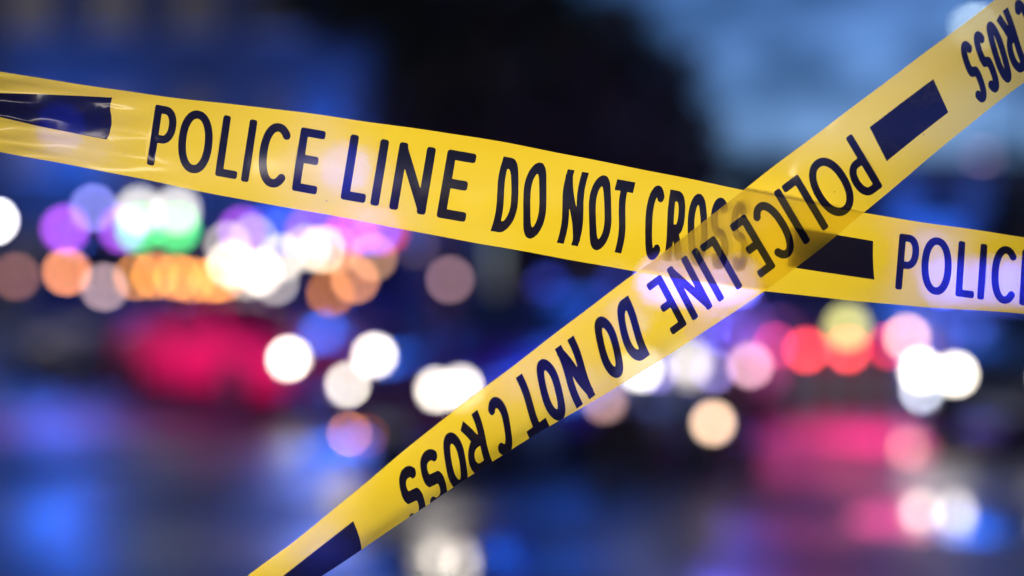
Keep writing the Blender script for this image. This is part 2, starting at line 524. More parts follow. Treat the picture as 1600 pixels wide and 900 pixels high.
def make_car(label, st, loc, rz, body_mat, lamps, tails, dist, cat='car', group=None, name='car', stripe=None, spots=0.0, spot_col=WHITE, beam=6.5):
    """lamps / tails: (x, z, diameter, colour, level) in the car's own frame; the nose points to -Y."""
    c = empty(name, loc, rz)
    tag(c, label, cat, group)
    van = st is VAN
    L0, L1 = st[0][0], st[-1][0]
    shell(st).build('body', body_mat, c)
    # glass
    if van:
        side = [[(-1.55, .12, .5), (-1.05, .12, .62), (-1.0, .12, .62), (-0.35, .12, .66)], [(-0.2, .12, .66), (1.0, .12, .66)], [(1.1, .12, .66), (2.3, .12, .66)]]
        ws = (-1.72, -1.18, -0.02)
    else:
        side = [[(-0.62, .12, .55), (-0.3, .12, .82), (0.22, .12, .85)], [(0.3, .12, .85), (0.8, .12, .82), (1.2, .14, .52)]]
        ws = (-0.78, -0.27, 0)
    for s in (-1, 1):
        for grp in side:
            m = MB()
            for p, q in zip(grp, grp[1:]):
                for k in range(3):
                    f0, f1 = k / 3, (k + 1) / 3
                    m.poly([side_point(st, p[0], p[1] + (p[2] - p[1]) * f0, s), side_point(st, q[0], q[1] + (q[2] - q[1]) * f0, s),
                            side_point(st, q[0], q[1] + (q[2] - q[1]) * f1, s), side_point(st, p[0], p[1] + (p[2] - p[1]) * f1, s)])
            m.build('side_window', M_GLASS, c)
        # door seams, handles, sills, mirrors
        for k, yh in enumerate((-0.05, 0.95) if not van else (-0.55, 0.7)):
            _, wl_, zl, wm, zs, wt, zt = station(st, yh)
            MB().box((s * (wm + 0.012), yh, zs - 0.1), (0.03, 0.17, 0.03), 0.008).build('door_handle', M_CHROME, c)
            MB().box((s * (wm - 0.012), yh + 0.22, (zl + zs) / 2 + 0.05), (0.03, 0.012, (zs - zl) * 0.72)).build('door_seam', M_TRIM, c)
        ym = -0.62 if not van else -1.5
        _, wl_, zl, wm, zs, wt, zt = station(st, ym)
        MB().box((s * (wm + 0.11), ym, zs + (0.08 if not van else 0.2)), (0.2, 0.12, 0.13 if not van else 0.24), 0.03).build('mirror', body_mat, c)
        MB().box((s * 0.885 if not van else s * 0.965, 0.05, 0.235 if not van else 0.3), (0.05, 2.0 if not van else 2.3, 0.1), 0.02).build('sill', M_TRIM, c)
        if stripe:
            m = MB()
            ys = [-1.6, -0.9, 0, 0.9, 1.7] if not van else [-1.9, -1, 0, 1.2, 2.3]
            for ya, yb in zip(ys, ys[1:]):
                A, B = station(st, ya), station(st, yb)
                za, zb = A[2] + (A[4] - A[2]) * .5, B[2] + (B[4] - B[2]) * .5
                m.poly([(s * (A[3] + .006), ya, za), (s * (B[3] + .006), yb, zb), (s * (B[3] + .006), yb, zb + .16), (s * (A[3] + .006), ya, za + .16)])
            m.build('stripe', stripe, c)
    ya, yb, _ = ws
    m = MB()
    for k in range(4):
        f0, f1 = -1 + k / 2, -1 + (k + 1) / 2
        m.poly([top_point(st, ya + .04, f0), top_point(st, ya + .04, f1), top_point(st, yb - .03, f1), top_point(st, yb - .03, f0)])
    m.build('windscreen', M_GLASS, c)
    if not van:
        m = MB()
        for k in range(4):
            f0, f1 = -1 + k / 2, -1 + (k + 1) / 2
            q = [(top_point(st, y_, f, 0.014)) for y_, f in ((0.9, f0), (0.9, f1), (1.4, f1), (1.4, f0))]
            m.poly([(x, y_ + 0.02, z) for x, y_, z in q])
        m.build('rear_window', M_GLASS, c)
    else:
        for s in (-1, 1):
            MB().box((s * 0.38, L1 + 0.005, 1.72), (0.62, 0.02, 0.62), 0.006).build('rear_window', M_GLASS, c)
    # wheels and arches
    wy, wr = ((-1.38, 1.38), 0.32) if not van else ((-1.62, 1.6), 0.36)
    for y in wy:
        A = station(st, y)
        for s in (-1, 1):
            MB().lathe([(wr * 1.17, 0), (wr * 1.17, 0.02), (wr * 0.98, 0.024), (0, 0.024)], 24,
                       Matrix.Translation((s * (A[3] - 0.012), y, wr + 0.01)) @ Matrix.Rotation(R(90) * s, 4, 'Y')).build('wheel_arch', M_TRIM, c)
            wheel(c, s * (A[3] - 0.075), y, wr)
    # bumpers, grille, plates
    MB().box((0, L0 - 0.01, 0.36), (1.5 if not van else 1.7, 0.2, 0.17), 0.05).build('front_bumper', body_mat if not van else M_TRIM, c)
    MB().box((0, L1 + 0.01, 0.42), (1.5 if not van else 1.7, 0.2, 0.18), 0.05).build('rear_bumper', body_mat if not van else M_TRIM, c)
    g = MB()
    for k in range(4):
        g.box((0, L0 - 0.012 + 0.006 * k, 0.50 + 0.035 * k + (0.12 if van else 0)), (0.72, 0.05, 0.014))
    g.build('grille', M_CHROME, c)
    MB().box((0, L0 - 0.118, 0.36), (0.5, 0.012, 0.11), 0.004).build('number_plate', M_PLATE, c)
    MB().box((0, L1 + 0.118, 0.44), (0.5, 0.012, 0.11), 0.004).build('number_plate', M_PLATE, c)
    # lamps
    lens = [(0.5, -0.02), (0.5, 0.0), (0.42, 0.035), (0.25, 0.055), (0, 0.062)]
    for x, z, dia, col, lv in lamps:
        A = station(st, L0 + 0.06)
        y = L0 + (0.02 if not van else 0.0) + 0.10 * (abs(x) / 0.7) ** 2 - 0.05
        h = MB().lathe([(dia * .5 + .025, -0.10), (dia * .5 + .03, 0.0), (dia * .5 + .012, 0.02), (dia * .5 + .004, 0.0)], 22, Matrix.Translation((x, y, z)) @ YROT).build('headlight', M_CHROME, c)
        MB().lathe([(r * dia, hh * dia * 2) for r, hh in lens], 22, Matrix.Translation((x, y, z)) @ YROT).build('lens', glow(col, lv, dia, dist) if lv > 0 else M_CLEAR, h)
        if spots and lv > 1.2:
            p = Matrix.Translation(loc) @ Matrix.Rotation(rz, 4, 'Z') @ Vector((x, y - 0.14, z))
            world_aim = Vector((-0.04, 1.15, 1.43)) - p
            aim = Matrix.Rotation(-rz, 3, 'Z') @ world_aim
            spot('added_tape_beam', c, (x, y - 0.14, z), aim, spots, spot_col, beam)  # narrow spot added to light the tapes, whatever the car's heading
            spot('headlight_spill', c, (x, y - 0.14, z), Matrix.Rotation(-rz, 3, 'Z') @ (Vector((0, 0, 0.4)) - p), spots * 0.006, spot_col, 60)
    for x, z, dia, col, lv in tails:
        y = L1 + 0.03
        h = MB().lathe([(dia * .5 + .02, -0.08), (dia * .5 + .022, 0.0), (dia * .5 + .004, 0.0)], 20, Matrix.Translation((x, y, z)) @ Matrix.Rotation(R(-90), 4, 'X')).build('tail_light', M_TRIM, c)
        MB().lathe([(r * dia, hh * dia * 2) for r, hh in lens], 20, Matrix.Translation((x, y, z)) @ Matrix.Rotation(R(-90), 4, 'X')).build('lens', glow(col, lv, dia, dist) if lv > 0 else M_LENSOFF, h)
    return c


def front_at(px, dist, rz, st=SEDAN):
    """Car location whose nose (between the headlights) is seen at column px, dist metres off."""
    p = at(px, 450, dist)
    d = Matrix.Rotation(rz, 3, 'Z') @ Vector((0, st[0][0], 0))
    return (p.x - d.x, p.y - d.y, 0)


def rear_at(px, dist, rz, st=SEDAN):
    p = at(px, 450, dist)
    d = Matrix.Rotation(rz, 3, 'Z') @ Vector((0, st[-1][0], 0))
    return (p.x - d.x, p.y - d.y, 0)


M_WHITE = paint('white_paint', (0.72, 0.73, 0.75))
M_PLUM = paint('plum_paint', (0.13, 0.014, 0.10))
M_NAVY = paint('navy_paint', (0.012, 0.03, 0.16))
M_REDP = paint('red_paint', (0.5, 0.014, 0.12))
M_DARKP = paint('graphite_paint', (0.03, 0.032, 0.04))
M_BLUES = mat('blue_reflective_stripe', (0.02, 0.05, 0.35), 0.3)
HB = 1150.0                                          # power of the added beams aimed at the tapes
GC, GV = 'cars stopped on the wet road', 'police vans parked across the street'

carA = make_car('dark plum police car, headlights on, nose pointing at the lower middle', SEDAN, front_at(614, 11.8, R(-41)), R(-41), M_PLUM,
                [(-.58, .66, .1, WHITE, 1.7), (.50, .67, .1, WHITE, 1.5), (.72, .70, .1, WHITE, 1.3), (-.56, .27, .07, lin(240, 150, 85), 1.5), (-.30, .27, .07, lin(160, 70, 50), .6)], [(-.62, .75, .14, RED, 0), (.62, .75, .14, RED, 0)],
                11.8, 'police car', GC, stripe=M_PLATE, spots=HB)
light_bar(carA, 0.3, 1.44, 1.15, [(-.42, BLUE, 0.12, .14), (.42, BLUE, 0.12, .14)], 14)
carB = make_car('red car with both headlights on, left of the crossing tapes', SEDAN, front_at(522, 17.0, R(40)), R(40), M_REDP,
                [(-.6, .66, .12, WHITE, 1.7), (.6, .66, .12, WHITE, 1.7)], [(-.62, .75, .14, RED, 0.3), (.62, .75, .14, RED, 0.3)], 17, 'car', GC, spots=HB)
carC = make_car('white police car with added blue beacons behind the tape crossing', SEDAN, front_at(1100, 16.4, R(-6)), R(-6), M_WHITE,
                [(-.62, .66, .11, WHITE, 0), (.62, .66, .11, WHITE, 0)], [(-.62, .75, .14, RED, 0), (.62, .75, .14, RED, 0)],
                16.4, 'police car', GC, stripe=M_BLUES)
light_bar(carC, 0.3, 1.44, 1.2, [(-.5, (.14, .14, 1), 3.4, .18), (-.25, (.14, .14, 1), 3.0, .18), (0, lin(150, 120, 255), 2.4, .18), (.25, (.14, .14, 1), 3.0, .18), (.5, (.14, .14, 1), 3.2, .18)], 18.9, .2)  # beacons added so that blue shows through the print at the crossing
carD = make_car('dark car with twin round headlights at the right edge', SEDAN, front_at(1562, 13.4, R(-38)), R(-38), M_DARKP,
                [(-.80, .69, .1, WHITE, 1.5), (-.42, .67, .1, WHITE, 1.5), (.48, .67, .1, WHITE, 1.3), (-.78, .5, .09, (.8, .85, 1), .8)],
                [(-.62, .75, .14, RED, 0), (.62, .75, .14, RED, 0)], 13.4, 'car', GC, spots=HB)
carE = make_car('dark car seen from behind with four round red tail lights', SEDAN, rear_at(1297, 17.4, R(178)), R(178), M_DARKP,
                [(-.62, .66, .14, WHITE, 0), (.62, .66, .14, WHITE, 0)],
                [(.70, .79, .12, lin(255, 60, 130), 1.1), (.29, .74, .12, lin(255, 70, 70), 1.05), (-.21, .74, .12, lin(255, 75, 75), 1.05), (-.72, .79, .12, lin(215, 30, 60), 1.0)], 17.4, 'car', GC)
# point light added behind the tail lights to redden the wet road
point('added_tail_glow', carE, (0, 2.9, 0.85), 150, (1.0, 0.05, 0.25), 1.1)

# ------------------------------------------------------------------ police vans
vans = [('dark blue police van at the far left with two magenta beacons', 118, 24.2, R(6), [(-.51, MAGENTA, 0.95, .2), (.51, MAGENTA, 0.8, .2)], 14, 0),
        ('dark blue police van standing behind the bright flood lamps', 392, 24.6, R(-5), [(-.62, MAGENTA, 0.7, .2), (-.2, BLUE, .6, .2), (.2, BLUE, .6, .2), (.64, MAGENTA, 0.6, .2)], 30, 0),
        ('dark blue police van half hidden between the flood lamps and tree', 566, 25.2, R(4), [(-.3, RED, 0.6, .2), (-.15, MAGENTA, 0.6, .2), (.2, BLUE, 0.8, .2), (.38, RED, 0.4, .2)], 30, 0)]
for label, px, d, rz, bc, wf, wb in vans:
    v = make_car(label, VAN, front_at(px, d, rz, VAN), rz, M_NAVY, [(-.7, .82, .16, WHITE, 0), (.7, .82, .16, WHITE, 0)], [(-.8, .95, .14, RED, 0), (.8, .95, .14, RED, 0)],
                 d, 'police van', GV, 'police_van', M_PLATE)
    light_bar(v, -0.9, 2.42, 1.5, bc, d + 1.5, 0.2)
    point('added_wash', v, (0, -3.2, 2.4), wf, WASH, 1.0)  # added blue light ahead of the van, apart from its beacons
    if wb: point('added_wash', v, (0, 1.0, 3.2), wb, WASH, 0.3)
point('added_wash', carA, (0, 0.3, 1.95), 70, WASH, 0.6)  # blue lights added above the beacon bars to tint the street
point('added_wash', carC, (0, 0.3, 1.95), 420, (0.12, 0.10, 1.0), 0.2)

carF = make_car('unseen white police car with red beacons, added beyond the left edge for red light', SEDAN, front_at(-260, 12.5, R(65)), R(65), M_WHITE,
                [(-.62, .66, .12, WHITE, 0), (.62, .66, .12, WHITE, 0)], [(-.62, .75, .14, RED, 0), (.62, .75, .14, RED, 0)], 12.5, 'police car', GC, stripe=M_BLUES)
light_bar(carF, 0.3, 1.44, 1.15, [(-.42, RED, 0.8, .16), (.42, RED, 0.8, .16)], 14)  # unseen car added as a source of red light on the left
carG = make_car('added white police car with blue beacons behind the dark car, right edge', SEDAN, front_at(1548, 18.6, R(-16)), R(-16), M_WHITE,
                [(-.62, .66, .12, WHITE, 0), (.62, .66, .12, WHITE, 0)], [(-.62, .75, .14, RED, 0), (.62, .75, .14, RED, 0)], 18.6, 'police car', GC, stripe=M_BLUES)
light_bar(carG, 0.3, 1.44, 1.2, [(-.54, (.08, .12, 1), 2.8, .2), (-.18, (.08, .12, 1), 2.2, .2), (.18, (.08, .12, 1), 2.2, .2), (.54, (.08, .12, 1), 2.8, .2)], 21, 0.2)  # car and beacons added so that blue shows through the right tape end
point('added_wash', carG, (0, -1.6, 2.1), 120, WASH, 0.6)  # extra blue light added over the bonnet
_w = Matrix.Rotation(-R(65), 3, 'Z') @ (at(300, 590, 17.0) - Vector((carF.location.x, carF.location.y, 1.95)))
spot('added_wash', carF, (0, -0.4, 1.95), _w, 2500, (1.0, 0.045, 0.50), 78, 0.5)  # added spot that reddens the red car and the road

# ------------------------------------------------------------------ police motorcycle
def motorcycle(label, px, dist, rz, level):
    p = at(px, 450, dist)
    d = Matrix.Rotation(rz, 3, 'Z') @ Vector((0, -0.78, 0))
    b = empty('motorcycle', (p.x - d.x, p.y - d.y, 0), rz)
    tag(b, label, 'motorcycle')
    for y in (-0.76, 0.76):
        mx = Matrix.Translation((0, y, 0.32)) @ Matrix.Rotation(R(90), 4, 'Y')
        w = MB().lathe([(.22, -.06), (.29, -.06), (.32, -.02), (.32, .02), (.29, .06), (.22, .06), (.22, -.06)], 26, mx).build('wheel', M_TYRE, b)
        MB().lathe([(.22, .03), (.2, .02), (.05, .04), (0, .04), (0, -.04), (.05, -.04), (.2, -.02), (.22, -.03)], 22, mx).build('rim', M_RIM, w)
    f = MB()
    for s in (-.09, .09):
        f.tube([(s, -.76, .32), (s, -.52, .82), (s * .9, -.46, 0.98)], .022, 8)
    f.build('fork', M_CHROME, b)
    MB().tube([(-.38, -.30, 1.06), (-.2, -.42, 1.08), (0, -.46, 1.02), (.2, -.42, 1.08), (.38, -.30, 1.06)], .017, 8).build('handlebar', M_TRIM, b)
    MB().lathe([(0, -.3), (.1, -.27), (.17, -.1), (.17, .08), (.1, .26), (0, .3)], 18, Matrix.Translation((0, -.15, .86)) @ Matrix.Rotation(R(82), 4, 'X')).build('tank', M_WHITE, b)
    MB().box((0, .32, .80), (.28, .66, .11), .045).build('seat', M_TRIM, b)
    MB().box((0, -.05, .46), (.34, .5, .34), .06).build('engine', M_RIM, b)
    for s in (-1, 1):
        MB().box((s * .3, .62, .66), (.2, .46, .34), .05).build('pannier', M_WHITE, b)
        MB().tube([(s * .14, -.1, .32), (s * .17, .3, .26), (s * .17, .95, .3)], [.03, .035, .045], 10).build('exhaust', M_CHROME, b)
        MB().box((s * .4, -.27, 1.22), (.14, .03, .1), .02).build('mirror', M_TRIM, b)
        MB().lathe([(0, 0), (.035, 0), (.035, .05), (0, .07)], 12, Matrix.Translation((s * .24, -.56, .84)) @ YROT).build('auxiliary_lamp', glow((.45, .35, 1), .35, .07, dist), b)
    MB().box((0, -.60, 1.0), (.34, .22, .42), .07, Matrix.Rotation(R(-14), 4, 'X')).build('fairing', M_WHITE, b)
    MB().box((0, -.52, 1.32), (.32, .015, .34), .005, Matrix.Rotation(R(-24), 4, 'X')).build('windshield', M_GLASS, b)
    MB().lathe([(.05, -.02), (.05, 0), (.03, .02), (0, .025)], 16, Matrix.Translation((.07, -1.10, .48)) @ YROT).build('fog_lamp', glow(lin(255, 215, 180), 1.05, .1, dist), b)
    MB().tube([(.07, -1.07, .48), (.11, -.60, .55)], [.045, .02], 8).build('fog_lamp_housing', M_TRIM, b)
    h = MB().lathe([(.05, -.14), (.1, -.06), (.112, .0), (.1, .01)], 20, Matrix.Translation((0, -.70, .90)) @ YROT).build('headlight', M_CHROME, b)
    MB().lathe([(.098, 0), (.08, .03), (.04, .045), (0, .05)], 20, Matrix.Translation((0, -.70, .90)) @ YROT).build('lens', glow(WHITE, level, .2, dist), h)
    MB().tube([(-.02, .1, .4), (-.2, .12, .0)], .014, 8).build('side_stand', M_TRIM, b)
    MB().tube([(0, .92, .7), (0, .95, 1.25)], .012, 8).build('beacon_mast', M_TRIM, b)
    MB().lathe([(0, 0), (.05, 0), (.05, .07), (0, .1)], 14, Matrix.Translation((0, .95, 1.25))).build('beacon', glow(BLUE, .3, .1, dist), b)
    aim = Matrix.Rotation(-rz, 3, 'Z') @ (Vector((0, 1.2, 1.46)) - Vector((p.x, p.y - .2, .9)))
    spot('added_tape_beam', b, (0, -.9, .90), aim, HB, WHITE, 6.5)  # narrow spot added to light the tapes from behind
    spot('added_wash', b, (-.4, -.4, 1.2), (-1.2, 1.5, -.35), 420, WASH, 100, 0.12)  # added spot, away from the beacon, turning the plum car's flank blue
    return b


motorcycle('white police motorcycle with one big headlight, below the tape crossing', 1081, 11.05, R(10), 1.6)

# ------------------------------------------------------------------ globe lamps, street lamps, signals
M_POST = mat('lamp_post_paint', (0.03, 0.032, 0.035), 0.5)


def globe_lamp(label, px, py, dist, color, level, dia=0.14):
    p = at(px, py, dist)
    g = empty('globe_lamp', (p.x, p.y, 0))
    tag(g, label, 'lamp', 'globe lamps on short posts')
    MB().lathe([(.12, 0), (.12, .06), (.05, .12), (.035, .5), (.03, p.z - dia * .62)], 14).build('post', M_POST, g)
    MB().lathe([(.03, p.z - dia * .64), (.075, p.z - dia * .56), (.07, p.z - dia * .44), (.02, p.z - dia * .46)], 14).build('collar', M_POST, g)
    k = 8
    MB().lathe([(dia * .5 * math.sin(math.pi * i / k), p.z - dia * .5 * math.cos(math.pi * i / k)) for i in range(k + 1)], 18).build('globe', glow(color, level, dia, dist), g)
    return g


for args in [('cold white globe lamp cut by the left edge', -8, 345, 27, (1, .97, 1), 1.5),
             ('dim brown globe lamp low at the left edge', 25, 432, 22.4, lin(130, 85, 75), .9),
             ('bright orange globe lamp near the left edge', 104, 425, 22.5, lin(250, 155, 105), 1.0),
             ('pale grey globe lamp beside the amber arrow board', 163, 449, 22.0, lin(185, 155, 160), .9),
             ('pale lilac globe lamp left of the green signal', 146, 325, 23.2, lin(150, 150, 240), .75),
             ('cream globe lamp close right of the flood lamps', 503, 390, 22.9, lin(245, 215, 180), .9),
             ('faint cream globe lamp, second right of the flood lamps', 524, 391, 23.3, lin(230, 170, 120), .4),
             ('peach globe lamp below the magenta beacons', 555, 437, 22.6, lin(230, 150, 105), .8),
             ('tan globe lamp beside the tree trunk', 583, 402, 23.2, lin(190, 140, 105), .8),
             ('ochre globe lamp lowest right of the flood lamps', 516, 458, 22.2, lin(205, 125, 50), .7),
             ('very dim brown globe lamp just under the tape', 650, 384, 22.6, lin(62, 48, 45), .9),
             ('dim taupe globe lamp alone under the tape', 703, 437, 22.0, lin(140, 108, 112), .9),
             ('faint mauve globe lamp, upper of two behind the dark plum police car', 848, 452, 28, lin(90, 75, 120), .7),
             ('faint mauve globe lamp, lower of two behind the dark plum police car', 876, 466, 28, lin(100, 80, 125), .8),
             ('pale pink globe lamp right of the four tail lights', 1417, 527, 20, lin(255, 195, 165), .95),
             ('white globe bollard lamp just under the rising tape', 1000, 577, 10.6, (1, .95, .88), 1.6, .1),
             ('pale pink globe bollard lamp right of the motorcycle', 1172, 571, 11.8, lin(240, 185, 200), .85, .1),
             ('small taupe globe bollard lamp lowest of all, by the rising tape', 944, 626, 10.2, lin(195, 150, 140), .8, .1),
             ('dim mauve globe lamp between the pink lamp and dark car', 1462, 537, 19.5, lin(150, 60, 120), .45)]:
    globe_lamp(*args)


def street_lamp(label, px, py, dist, color, level):
    p = at(px, py, dist)
    s = empty('street_lamp', (p.x + 1.3, p.y, 0))
    tag(s, label, 'street lamp', 'street lamps over the street')
    MB().lathe([(.13, 0), (.13, .5), (.08, .6), (.06, p.z + .15)], 14).build('post', M_POST, s)
    MB().tube([(0, 0, p.z + .1), (-.3, 0, p.z + .32), (-.9, 0, p.z + .34), (-1.15, 0, p.z + .22)], [.05, .045, .04, .04], 10).build('arm', M_POST, s)
    h = MB().lathe([(.03, .26), (.16, .16), (.25, .06), (.25, .02), (.22, .03)], 18, Matrix.Translation((-1.3, 0, p.z))).build('lamp_head', M_POST, s)
    MB().lathe([(.21, .035), (.18, -.02), (.1, -.06), (0, -.075)], 18, Matrix.Translation((-1.3, 0, p.z))).build('lens', glow(color, level, .3, dist), h)
    return s


street_lamp('tall street lamp with a pale green-white head behind the tape', 1524, 42, 34, lin(205, 225, 225), .8)
street_lamp('barely glowing street lamp below the tape against the sky', 1535, 243, 34, lin(95, 80, 100), .8)

def added_lantern(label, px, py, wall_y, power):  # lanterns added to wash the building walls blue
    p = at(px, py, wall_y - 0.75)
    w = empty('added_lantern', (p.x, wall_y, p.z))
    tag(w, label, 'added wall lamp', 'added blue lanterns on the buildings')
    MB().box((0, -.025, .1), (.16, .05, .3), .01).build('wall_plate', M_POST, w)
    MB().tube([(0, -.04, .15), (0, -.4, .32), (0, -.75, .30), (0, -.75, .2)], .02, 8).build('bracket', M_POST, w)
    c = MB().lathe([(0, .24), (.06, .22), (.15, .13), (.15, .11), (0, .11)], 8, Matrix.Translation((0, -.75, 0))).build('lantern', M_POST, w)
    MB().lathe([(.13, .108), (.085, -.15), (0, -.16)], 8, Matrix.Translation((0, -.75, 0))).build('glass', glow(BLUE, .3, .22, wall_y), c)
    point('lamp_light', w, (0, -1.0, -.05), power, WASH, 0.2)
    return w


added_lantern('added blue lantern on the dark building behind the far left tape end', 95, 200, 32, 800)
added_lantern('added blue lantern on the dark building behind the word LINE', 540, 262, 32, 1900)
added_lantern('added blue lantern on the long low building behind the right tape end', 1450, 398, 46, 1500)

# traffic signal: two green heads and white panels on a mast
p = at(250, 345, 20.5)
ts = empty('traffic_signal', (p.x, p.y + .12, 0))
tag(ts, 'traffic signal mast glowing green and white above the amber arrow board', 'traffic light')
MB().lathe([(.14, 0), (.14, .1), (.07, .16), (.055, p.z + .6)], 14).build('mast', M_POST, ts)
for i, dx in enumerate((-.26, .28)):
    h = MB().box((dx, -.12, p.z + .12), (.34, .2, .92), .03).build('signal_head', M_TRIM, ts)
    MB().box((dx * .5, 0, p.z + .2), (abs(dx), .05, .05)).build('bracket', M_POST, ts)
    for k, (c, lv) in enumerate([(RED, 0), (lin(255, 250, 240), .9), (lin(90, 235, 130), 1.2)]):
        z = p.z + .40 - .26 * k
        MB().lathe([(.11, 0), (.09, .03), (0, .045)], 18, Matrix.Translation((dx, -.222, z)) @ YROT).build('lens', glow(c, lv, .22, 20.4) if lv else M_LENSOFF, h)
        MB().lathe([(.125, 0), (.125, .14), (.118, .14), (.118, 0)], 18, Matrix.Translation((dx, -.222, z)) @ YROT).build('visor', M_TRIM, h)

# amber arrow board on a trailer
p = at(277, 433, 21.5)
ab = empty('arrow_board', (p.x, p.y + .1, 0))
tag(ab, 'trailer arrow board showing a row of amber lamps', 'arrow board')
MB().box((0, 0, p.z), (1.75, .07, .8), .02).build('panel', M_TRIM, ab)
MB().tube([(0, .06, .5), (0, .06, p.z - .3)], .045, 10).build('mast', M_RIM, ab)
MB().box((0, .25, .42), (1.3, .9, .12), .02).build('chassis', mat('trailer_orange', (0.6, 0.16, 0.02), 0.45), ab)
for s in (-1, 1):
    wheel(ab, s * .74, .3, .27, .16)
for k, x in enumerate((-.63, -.36, -.21, -.02, .2, .5, .66)):
    MB().lathe([(.045, -.02), (.045, 0), (.035, .03), (0, .04)], 16, Matrix.Translation((x, -.04, p.z + (-.0, .02, 0, 0, -.04, -.04, -.03)[k])) @ YROT).build('amber_lamp', glow(lin(250, 160, 75), (.5, .6, .5, .65, .55, .6, .6)[k], .09, 21.4), ab)
MB().lathe([(.045, -.02), (.045, 0), (.035, .03), (0, .04)], 16, Matrix.Translation((-.28, -.04, p.z + .12)) @ YROT).build('red_lamp', glow(RED, .45, .09, 21.4), ab)

# portable flood light tower
p = at(410, 400, 21)
ft = empty('flood_light_tower', (p.x, p.y + .2, 0))
tag(ft, 'flood light tower with a cluster of blazing white lamps', 'flood light')
MB().box((0, .1, .55), (1.0, .8, .75), .05).build('generator', mat('generator_yellow', (0.5, 0.33, 0.03), 0.5), ft)
MB().tube([(0, .1, .9), (0, .1, 2.35)], .045, 10).build('mast', M_RIM, ft)
for s in (-1, 1):
    wheel(ft, s * .58, .1, .28, .16)
for k, (px, py, lv) in enumerate([(355, 383, .40), (395, 372, .30), (360, 412, .7), (405, 425, .8), (440, 402, .6), (478, 388, .42), (385, 432, .4), (430, 440, .35)]):
    q = at(px, py, 20.9) - Vector(ft.location)
    h = MB().box((q.x, q.y + .09, q.z), (.24, .14, .24), .02).build('flood_lamp', M_TRIM, ft)
    MB().lathe([(.07, -.02), (.07, 0), (.05, .02), (0, .03)], 18, Matrix.Translation((q.x, q.y + .015, q.z)) @ YROT).build('lens', glow((1, .90, .78), lv, .14, 20.9), h)
    MB().tube([(q.x, q.y + .14, q.z), (0, .1, min(2.3, q.z + .1))], .016, 6).build('bracket', M_RIM, ft)

# barricade with a yellow warning lamp
p = at(1323, 511, 14.6)
bd = empty('barricade', (p.x, p.y, 0))
tag(bd, 'striped barricade with a yellow-green warning lamp in front of the tail lights', 'barricade')
for s in (-1, 1):
    MB().tube([(s * .5, -.28, 0), (s * .5, 0, p.z - .12)], .022, 6).tube([(s * .5, .28, 0), (s * .5, 0, p.z - .12)], .022, 6).build('leg', M_RIM, bd)
for k, z in enumerate((.32, .62)):
    bo = MB().box((0, 0, z), (1.25, .03, .2), .005).build('board', M_PLATE, bd)
    for j in range(4):
        x = -.5 + j * .3
        MB().prism([(x, -.017, z - .095), (x + .13, -.017, z - .095), (x + .2, -.017, z + .095), (x + .07, -.017, z + .095)], (0, -.003, 0)).build('stripe', mat('barricade_orange', (0.7, 0.15, 0.02), 0.5), bo, False)
MB().box((0, 0, p.z - .12), (.1, .08, .1), .01).build('battery_box', M_TRIM, bd)
MB().lathe([(.09, -.05), (.105, 0), (.08, .05), (0, .06)], 20, Matrix.Translation((0, -.02, p.z)) @ YROT).build('warning_lamp', glow(lin(235, 230, 140), .85, .2, 14.6), bd)

# ------------------------------------------------------------------ barrier tapes
def seg_box(P, a, b, h, ext, r):
    """Signed distance to a stroke: oriented box a-b, half width h, ends extended by ext, corners of radius r."""
    a, b = np.array(a, float), np.array(b, float)
    d = b - a; L = np.linalg.norm(d); d /= L
    q = P - (a + b) / 2
    x, y = np.abs(q @ d), np.abs(q @ np.array([-d[1], d[0]]))
    X, Y = x - (L / 2 + ext - r), y - (h - r)
    return np.hypot(np.maximum(X, 0), np.maximum(Y, 0)) + np.minimum(np.maximum(X, Y), 0) - r


def path_d(P, pts, h, flat):
    d = np.full(len(P), 9.0)
    n = len(pts) - 1
    for i in range(n):
        if flat and i in (0, n - 1):
            s = seg_box(P, pts[i], pts[i + 1], h, 0.0, 0.002)
            if n > 1:
                k = pts[i + 1] if i == 0 else pts[i]
                s = np.minimum(s, np.linalg.norm(P - np.array(k), axis=1) - h)
        else:
            a, b = np.array(pts[i]), np.array(pts[i + 1])
            ab = b - a
            t = np.clip((P - a) @ ab / max(ab @ ab, 1e-9), 0, 1)
            s = np.linalg.norm(P - a - t[:, None] * ab, axis=1) - h
        d = np.minimum(d, s)
    return d


def arc(cx, cy, rx, ry, a0, a1, n=26, e=0.92):
    out = []
    for k in range(n + 1):
        t = R(a0 + (a1 - a0) * k / n)
        c, s = math.cos(t), math.sin(t)
        out.append((cx + rx * math.copysign(abs(c) ** e, c), cy + ry * math.copysign(abs(s) ** e, s)))
    return out


